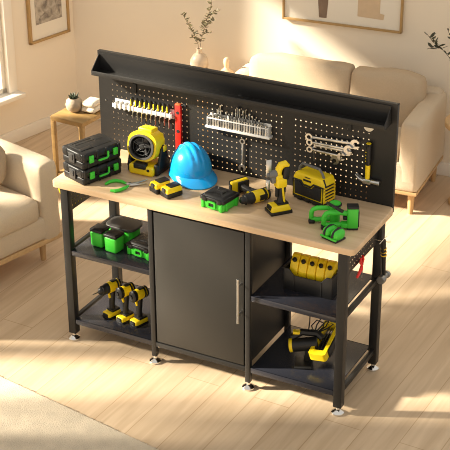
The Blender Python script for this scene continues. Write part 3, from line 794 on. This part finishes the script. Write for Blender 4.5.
# ---- claw hammer on pegboard
h0, h1 = aty(369.3, 143, YP-.02), aty(366.8, 180, YP-.02); hx = (h0.x+h1.x)/2
t = thing('claw_hammer', 'claw hammer with black and yellow handle hanging head-down on pegboard', 'hammer', (hx, YP-.020, h1.z))
Lh = h0.z-h1.z
b = B(); b.tube([(0, 0, Lh*.40), (0, 0, Lh*.55), (0, 0, Lh*.8), (0, 0, Lh*.98)], .012, 12, rs=[.0105, .013, .0125, .0135]); b.build('grip', BPL, t)
b = B(); b.tube([(0, 0, .0), (0, 0, Lh*.2), (0, 0, Lh*.41)], .011, 12, rs=[.011, .0115, .012]); b.build('handle', YEL, t)
B().cyl((0, 0, Lh*.965), (0, 0, Lh), .0125, n=12, bev=.003).build('end_cap', YEL, t)
for k in range(4): B().cyl((-.008, -.0090, Lh*(.52+.08*k)), (-.0095, -.0108, Lh*(.52+.08*k)), .003, n=8).build('grip_dot', YEL, t)
b = B(); b.cyl((.018, 0, -.004), (.062, 0, -.004), .0105, .0125, n=16, bev=.002); b.box((0, 0, -.004), (.042, .026, .026), .005)
for s in (-1, 1): b.tube([(-.015, s*.004, -.004), (-.038, s*.007, .004), (-.058, s*.009, .022)], .006, 8, rs=[.010, .007, .003])
b.build('head', STEEL, t)
b = B(); b.tube([(.0, .018, Lh*.93), (.0, -.018, Lh*.93), (.010, -.020, Lh*.95)], .003, 6); b.build('hook', BRB, t)

# ---- right end panel: red pliers and hammer
XR = 1.5533
def atx(px, py, x): return onplane(px, py, (x, 0, 0), (1, 0, 0))
q0, q1 = atx(361.8, 257, XR+.012), atx(358.5, 276, XR+.012)
t = thing('red_snips', 'small red-handled snips hanging on the right end panel', 'snips', (XR+.012, q0.y, q0.z))
b = B(); dz = q1.z-q0.z; dy = q1.y-q0.y
b.tube([(0, .012, .0), (0, .022, dz*.25), (0, .006, dz*.5), (0, .008, dz*.8), (0, dy-.01, dz*.98)], .006, 8)
b.build('handle', RED, t)
b = B(); b.tube([(0, -.006, -.002), (0, -.014, dz*.3), (0, .004, dz*.52), (0, -.016, dz*.75), (0, dy-.018, dz*1.0)], .006, 8); b.build('handle', RED, t)
b = B(); b.tube([(0, .006, dz*.5), (0, .012, dz*.8), (.0, .012, dz*1.35)], .003, 6); b.build('blade', DSTEEL, t)
b = B(); b.tube([(-.011, .003, dz*.45), (.008, .003, dz*.45), (.010, .003, dz*.40)], .0022, 6); b.build('hook', STEEL, t)
XH = 1.60
q0, q1 = atx(383.5, 240, XH), atx(384, 277, XH)
t = thing('club_hammer', 'hammer with black banded handle and grey head on the right end hook', 'hammer', (XH, q1.y, q1.z))
Lh = q0.z-q1.z; dy = q0.y-q1.y
b = B(); b.tube([(0, 0, 0), (0, dy*.4, Lh*.35), (0, dy*.8, Lh*.75), (0, dy, Lh)], .011, 12, rs=[.008, .010, .013, .012]); b.build('handle', BPL, t)
b = B()
for k in (.58, .67, .76): b.cyl((0, dy*k, Lh*k), (0, dy*k, Lh*k+.007), .0145, n=12)
b.build('grip_band', YELD, t)
hd = (atx(388, 272, XH)-atx(378, 282, XH)).normalized()
b = B(); c0 = Vector((0, .0, .0)); b.cyl(c0-hd*.048, c0-hd*.018, .021, n=18, bev=.003); b.cyl(c0-hd*.02, c0+hd*.03, .014, n=16); b.cyl(c0+hd*.026, c0+hd*.046, .018, n=18, bev=.003); b.build('head', DSTEEL, t)
b = B(); hk = Vector((XR-XH, dy, Lh-.008)); b.tube([hk, (0.02, dy+.004, Lh-.008), (.036, dy+.004, Lh-.004)], .0022, 6)
b.tube([(.0, dy-.05, Lh+.002), (.0, dy+.04, Lh+.002)], .0018, 6); b.build('hook', STEEL, t)
# ---- yellow hand saw on the left end panel
XL = .0615
t = thing('hand_saw', 'yellow hand tool hanging on the outer left end panel under the worktop', 'hand tool', (XL-.030, .11, .72))
b = B(); Mx = Matrix(((0, 0, 1, 0), (1, 0, 0, 0), (0, 1, 0, 0), (0, 0, 0, 1)))
b.prism([(-.095, .135), (-.055, .135), (.01, .09), (.09, .06), (.11, .03), (.10, -.005), (.06, -.02), (.02, -.012), (-.02, .03), (-.075, .085)], .014, Mx, .004); b.build('body', YEL, t)
b = B(); b.tube([(.031, -.02, .10), (-.010, -.02, .10), (-.012, -.02, .112)], .0025, 6); b.build('hook', DSTEEL, t)

# =============================================================== background
# ---- sofa behind
SF = thing('sofa', 'beige two-cushion sofa with oak legs behind the workbench', 'sofa', (1.145, 2.13, 0), 4.5)
Ls, Ds = 1.37, .63
def soft(bld, c, d, bev, puff=.0, nx=10, ny=6, nz=8, parent=None):
    """upholstered block: rounded box with gently bulging sides"""
    t = bmesh.new(); bmesh.ops.create_cube(t, size=1)
    bmesh.ops.subdivide_edges(t, edges=list(t.edges), cuts=7, use_grid_fill=True)
    for v in t.verts:                                    # more loops near the seams
        for i in range(3):
            k = abs(v.co[i])*2; v.co[i] = math.copysign((1-(1-k)**2.2)/2, v.co[i])
    h = [v/2 for v in d]
    for v in t.verts:
        p = Vector((v.co.x*d[0], v.co.y*d[1], v.co.z*d[2]))
        q_ = Vector([max(-h[i]+bev, min(h[i]-bev, p[i])) for i in range(3)])
        e = p-q_
        if e.length > 1e-6:
            p = q_+e.normalized()*bev*min(1, e.length/bev if e.length < bev else 1)
        n = [v.co.x*2, v.co.y*2, v.co.z*2]
        for i in range(3):
            j, k = (i+1) % 3, (i+2) % 3
            if abs(abs(n[i])-1) < 1e-4: p[i] += math.copysign(puff*math.cos(n[j]*PI/2)*math.cos(n[k]*PI/2), n[i])
        v.co = p+Vector(c)
    return bld._merge(t)
b = B(); soft(b, (-Ls/2, Ds/2, .255), (Ls, Ds, .19), .03); soft(b, (-Ls/2, Ds-.06, .43), (Ls-.04, .12, .40), .04); b.build('frame', FAB, SF, 60)
B().box((-Ls/2, Ds/2, .153), (Ls-.01, Ds-.01, .022), .004).build('plinth', LWX, SF)
for x in (-.065, -Ls+.065):
    b = B(); soft(b, (x, Ds/2-.005, .40), (.13, Ds-.01, .42), .035, .004); b.build('armrest', FAB, SF, 60)
b = B(); soft(b, (-Ls/2, .235, .375), (Ls-.262, .46, .13), .04, .006); b.build('seat_cushion', FAB, SF, 60)
for xa, xb in ((-1.245, -.575), (-.567, -.112)):
    b = B(); soft(b, (0, 0, 0), (xb-xa, .17, .35), .04, .014)
    bmesh.ops.transform(b.bm, verts=b.bm.verts, matrix=TR((xa+xb)/2, .430, .572) @ RX(-8))
    for v in b.bm.verts:                                     # soft creases
        v.co += Vector((0, .006*math.sin(v.co.x*23+v.co.z*11), .007*math.sin(v.co.x*17)))
    b.build('back_cushion', CUSH, SF, 70)
for x, y in ((-.05, .06), (-Ls+.05, .06), (-.05, Ds-.06), (-Ls+.05, Ds-.06)):
    B().cyl((x, y, 0), (x, y, .145), .016, .024, 16).build('leg', LW, SF)

# ---- left sofa (armchair) by the window
AR = thing('armchair', 'cream armchair with oak plinth at the left before the window', 'armchair', (-.468, .745, 0), -13.5)
# local: +x room side (front), +y towards back wall; far arm ends at y=0
Da, La = .78, 1.2
b = B(); soft(b, (-Da/2-.01, -La/2, .235), (Da, La, .15), .03); soft(b, (-Da+.08, -La/2, .42), (.16, La, .48), .05); b.build('frame', FAB, AR, 60)
B().box((-Da/2-.005, -La/2, .148), (Da-.01, La-.01, .03), .004).build('plinth', LWX, AR)
for y in (-.075, -La+.075):
    b = B(); soft(b, (-Da/2-.005, y, .375), (Da, .15, .50), .045, .008); b.build('armrest', FAB, AR, 60)
b = B(); soft(b, (-.30, -La/2, .36), (.60, La-.31, .15), .045, .014); b.build('seat_cushion', FAB, AR, 60)
for x, y in ((-.08, -.10), (-.08, -La+.10), (-Da+.08, -.10), (-Da+.08, -La+.10)):
    B().cyl((x, y, 0), (x-.0, y, .135), .015, .022, 16).build('leg', LW, AR)
q = at(1, 181, .47)
b = B(); soft(b, (0, 0, 0), (.26, .09, .22), .04, .02); bmesh.ops.transform(b.bm, verts=b.bm.verts, matrix=RX(-16))
o = b.build('throw_pillow', TAUPE, None, 70); o.location = (q.x-.085, q.y-.05, .580); o.rotation_euler = (0, 0, R(10))
tag(o, 'taupe throw pillow at the left edge on the cream armchair', 'pillow')

# ---- side table with plant pot
LWG = wood('golden_oak', (.38, .235, .085), (.28, .165, .055), 'x', 1.)
ST = thing('side_table', 'small square oak table in the left corner', 'side table', (-.93, 1.63, 0), 2)
P0, P1 = at(51.5, 116, .5), at(83.5, 124, .5)
wS = (P1-P0).length; ST.rotation_euler = (0, 0, math.atan2((P1-P0).y, (P1-P0).x))
ct = (P0+P1)/2+Vector((0, .15, 0)); ST.location = (ct.x, ct.y, 0)
B().box((0, 0, .485), (wS, .30, .03), .003).build('tabletop', LWG, ST)
for sx in (-1, 1):
    for sy in (-1, 1): B().box((sx*(wS/2-.013), sy*.137, .235), (.026, .026, .47), .002).build('leg', LWG, ST)
B().box((0, 0, .10), (wS-.03, .29, .026), .002).build('lower_shelf', LWG, ST)
q = at(74.5, 111, .5)
t = thing('potted_succulent', 'dark succulent in a round beige pot on the square corner table', 'potted plant', (q.x, q.y, .5005))
b = B(); b.lathe([(0, 0), (.030, 0), (.048, .018), (.054, .045), (.048, .072), (.034, .084), (.032, .090), (.026, .088), (.026, .078), (0, .078)], 28); b.build('pot', STONE, t)
b = B()
for k in range(16):
    a = k*2.4; tl = .018+.016*(k % 4)/3; r0 = .018*math.sqrt(k/16)
    p = Vector((r0*math.cos(a), r0*math.sin(a), .078)); e = p+Vector((tl*math.cos(a)*.75, tl*math.sin(a)*.75, .030+.012*(1-k/16)))
    b.tube([p, p.lerp(e, .5), e], .005, 6, rs=[.005, .006, .001])
b.build('succulent', SUCC, t)
q = at(89.5, 110.5, .5)
t = thing('folded_towels', 'stack of two cream folded towels beside the round pot', 'towels', (q.x+.02, q.y, .5045), 0)
for k in range(2):
    b = B(); soft(b, (0, 0, .018+.036*k), (.10-.01*k, .11, .034), .016, .003); b.build('towel', TOWEL, t, 60)

# ---- framed pictures
def wallcoord(px, py, M_, n):
    q = onplane(px, py, K, n); v = M_.inverted() @ q
    return v.x, v.z
sa, za = wallcoord(28.5, 45, ML_, LWN); sb, zb_ = wallcoord(68, 30.5, ML_, LWN)
wP = abs(sb-sa); zP = (za+zb_)/2; hP = .46
o = thing('framed_print', 'small framed grey landscape print hung on the left wall', 'picture', M=ML_ @ TR((sa+sb)/2, 0, zP))
fw_ = .018
b = B()
for (x, z, dx, dz) in ((-wP/2+fw_/2, hP/2, fw_, hP), (wP/2-fw_/2, hP/2, fw_, hP), (0, fw_/2, wP, fw_), (0, hP-fw_/2, wP, fw_)): b.box((x, -.014, z), (dx, .027, dz), .003)
b.build('frame', BRASS, o)
B().box((0, -.008, hP/2), (wP-.02, .012, hP-.02)).build('mount', PAPER, o)
def art_mat(name, c1, c2, sc):
    m = bpy.data.materials.new(name); m.use_nodes = True; nt = m.node_tree; bs = nt.nodes['Principled BSDF']; bs.inputs['Roughness'].default_value = .9
    tc = nt.nodes.new('ShaderNodeTexCoord'); n = nt.nodes.new('ShaderNodeTexNoise'); n.inputs['Scale'].default_value = sc; n.inputs['Detail'].default_value = 8
    n.inputs['Distortion'].default_value = 1.2
    nt.links.new(tc.outputs['Object'], n.inputs['Vector']); cr = nt.nodes.new('ShaderNodeValToRGB')
    cr.color_ramp.elements[0].position = .38; cr.color_ramp.elements[1].position = .62; cr.color_ramp.elements[0].color = (*c1, 1); cr.color_ramp.elements[1].color = (*c2, 1)
    nt.links.new(n.outputs['Fac'], cr.inputs[0]); nt.links.new(cr.outputs[0], bs.inputs['Base Color']); return m
B().box((.002, -.0145, .115+.14), (wP-.125, .002, .27)).build('print', art_mat('grey_landscape', (.20, .17, .14), (.50, .44, .36), 16), o)
sa, za = wallcoord(283.5, 17, MB_, BWN); sb, zb_ = wallcoord(402.5, 33.5, MB_, BWN)
wP = abs(sb-sa); zP = (za+zb_)/2; hP = .60
o = thing('framed_print', 'wide framed abstract print with brown vase shape above the sofa', 'picture', M=MB_ @ TR((sa+sb)/2, 0, zP))
fw_ = .014; b = B()
for (x, z, dx, dz) in ((-wP/2+fw_/2, hP/2, fw_, hP), (wP/2-fw_/2, hP/2, fw_, hP), (0, fw_/2, wP, fw_), (0, hP-fw_/2, wP, fw_)): b.box((x, -.014, z), (dx, .027, dz), .003)
b.build('frame', BRASS, o)
B().box((0, -.008, hP/2), (wP-.016, .012, hP-.016)).build('mount', PAPER, o)
u0, v0 = wallcoord(323.5, 17, MB_, BWN); u0 -= (sa+sb)/2; v0 -= zP
b = B(); b.prism([(u0-.025, v0), (u0+.025, v0), (u0+.033, v0+.10), (u0+.036, v0+.22), (u0-.036, v0+.22), (u0-.033, v0+.10)], .002, TR(0, -.015, 0) @ XZ); b.build('print', mat('brown_ink', (.22, .155, .11), .9, var=.3, vscale=25), o)
u1, v1 = wallcoord(362, 16, MB_, BWN); u1 -= (sa+sb)/2; v1 -= zP
b = B(); b.prism([(u1-.025, v1), (u1+.145, v1-.005), (u1+.15, v1+.03), (u1+.12, v1+.035), (u1+.12, v1+.3), (u1-.025, v1+.3)], .002, TR(0, -.015, 0) @ XZ); b.build('print', mat('tan_ink', (.62, .47, .31), .9, var=.1), o)

# ---- console behind the pegboard with vase and jar
ZC = .54
q = aty(213, 78.5, 2.36)
c = at(213, 81, ZC)+Vector((-.068, -.0, 0))
CT = thing('round_table', 'round pale oak table half hidden behind the pegboard', 'side table', (c.x, c.y, 0))
b = B(); b.cyl((0, 0, ZC-.03), (0, 0, ZC), .17, n=40, bev=.004); b.build('tabletop', LWX, CT)
b = B(); b.cyl((0, 0, .02), (0, 0, ZC-.03), .03, n=20); b.build('column', LW, CT)
b = B(); b.cyl((0, 0, 0), (0, 0, .022), .13, n=32, bev=.004); b.build('foot_plate', LW, CT)
q = at(199.5, 74.5, ZC)
t = thing('vase', 'cream round vase with dry leafy branches on the round table', 'vase', (q.x, q.y, ZC+.0005))
b = B(); b.lathe([(0, 0), (.036, 0), (.052, .025), (.060, .07), (.058, .105), (.042, .135), (.019, .15), (.016, .172), (.020, .180), (.015, .180), (.012, .155), (0, .15)], 28); b.build('body', CERA, t)
b = B(); lf = B()
def leafy(b, lf, pts, n, size, flat=.35):
    pts = [Vector(p) for p in pts]; b.tube(pts, .0016, 5)
    for k in range(n):
        u = (.25+.75*k/n)*(len(pts)-1); i = min(int(u), len(pts)-2); p = pts[i].lerp(pts[i+1], u-i)
        a = random.uniform(0, 2*PI); dr_ = Vector((math.cos(a), math.sin(a)*.6, random.uniform(-.1, .9))).normalized()
        s_ = size*random.uniform(.7, 1.2); nrm = dr_.cross(Vector((random.random()-.5, random.random()-.5, random.random()))).normalized()
        up_ = nrm.cross(dr_)
        M_ = Matrix((dr_, nrm, up_)).transposed().to_4x4(); M_.translation = p+dr_*s_*.5
        tb = bmesh.new()
        o_ = [(-.5, 0), (-.2, .17), (.1, .2), (.35, .1), (.5, 0), (.35, -.1), (.1, -.2), (-.2, -.17)]
        va = [tb.verts.new((x*s_, y*s_, .0008)) for x, y in o_]; vb = [tb.verts.new((x*s_, y*s_, -.0008)) for x, y in o_]
        tb.faces.new(va); tb.faces.new(vb[::-1])
        for i2 in range(8): tb.faces.new((va[i2], vb[i2], vb[(i2+1) % 8], va[(i2+1) % 8]))
        lf._merge(tb, M_)
vr = Vector((q.x, q.y, ZC)); yv = q.y
def vrel(px, py, dy=0): return aty(px, py, yv+dy)-vr
leafy(b, lf, [(0, 0, .15), vrel(198, 44), vrel(194, 34), vrel(188, 24, -.01), vrel(182, 13, -.02)], 34, .030)
leafy(b, lf, [(0, 0, .15), vrel(201, 42), vrel(204, 28, .01), vrel(208, 16, .01), vrel(212, 2, .02)], 42, .030)
leafy(b, lf, [vrel(203, 31), vrel(208, 24), vrel(214, 19, .02)], 16, .028)
leafy(b, lf, [vrel(206, 20), vrel(212, 14), vrel(218, 11, -.01)], 14, .028)
leafy(b, lf, [vrel(202, 35), vrel(206, 33), vrel(211, 33)], 9, .026)
leafy(b, lf, [vrel(197, 42), vrel(194, 38), vrel(191, 37)], 12, .027)
b.build('branch', TWIG, t); lf.build('leaves', LEAF, t)
q = at(226.5, 77.5, ZC)
t = thing('lidded_jar', 'beige jar with domed lid and tall knob on the round table', 'jar', (q.x, q.y, ZC+.0005)); t.scale = (1.1, 1.1, 1.2)
b = B(); b.lathe([(0, 0), (.050, 0), (.056, .010), (.054, .018)], 24); b.build('bowl', CERA, t)
b = B(); b.lathe([(.054, .018), (.048, .030), (.030, .044), (.018, .052), (.013, .060), (.016, .072), (.018, .090), (.016, .104), (.009, .112), (0, .113)], 24); b.build('lid', mat('pale_turned_wood', (.66, .50, .32), .5, var=.1), t)
# ---- right table with branch in a vase
c = at(463, 119, .55)
RTb = thing('round_table', 'round oak table at the right edge beside the sofa', 'side table', (c.x+.07, c.y, 0))
b = B(); b.cyl((0, 0, .515), (0, 0, .55), .175, n=40, bev=.005); b.build('tabletop', LWX, RTb)
b = B(); b.cyl((0, 0, .02), (0, 0, .515), .03, n=20); b.cyl((0, 0, 0), (0, 0, .022), .12, n=32, bev=.004); b.build('pedestal', LW, RTb)
vx = Vector((c.x+.06, c.y, .5505))
t = thing('vase', 'vase with a dark olive branch reaching in at the right edge', 'vase', tuple(vx))
b = B(); b.lathe([(0, 0), (.034, 0), (.05, .03), (.052, .07), (.03, .12), (.02, .15), (.024, .16), (.018, .16), (.014, .14), (0, .13)], 24); b.build('body', CERA, t)
b = B(); lf = B()
def vrel2(px, py, dy=0): return aty(px, py, vx.y+dy)-vx
leafy(b, lf, [(0, 0, .15), vrel2(458, 72), vrel2(450, 58), vrel2(441, 48), vrel2(433, 42), vrel2(427, 34)], 22, .045)
leafy(b, lf, [vrel2(441, 48), vrel2(434, 47), vrel2(427, 49)], 4, .045)
leafy(b, lf, [(0, 0, .15), vrel2(460, 60), vrel2(452, 40), vrel2(447, 28)], 10, .045)
b.build('branch', TWIG, t); lf.build('leaves', mat('dark_olive_leaf', (.055, .055, .028), .5, var=.3), t)

# ================================================================== light
w = bpy.data.worlds.new('World'); S.world = w; w.use_nodes = True
bg = w.node_tree.nodes['Background']; bg.inputs[0].default_value = (1.0, .945, .86, 1); bg.inputs[1].default_value = .76
sl = bpy.data.lights.new('sun', 'SUN'); sl.energy = 20.0; sl.angle = R(4.0); sl.color = (1.0, .91, .745)
so = bpy.data.objects.new('sun', sl); COL.objects.link(so)
az, el = R(26), R(27)
sd = Vector((math.cos(az)*math.cos(el), math.sin(az)*math.cos(el), -math.sin(el)))
so.rotation_euler = sd.to_track_quat('-Z', 'Y').to_euler(); so.location = (-4, -2, 4)

S.cycles.filter_width = 1.0
vs = S.view_settings
S.display_settings.display_device = 'sRGB'
vs.view_transform = 'Standard'; vs.look = 'None'; vs.gamma = 1; vs.use_curve_mapping = False; vs.exposure = 0.0
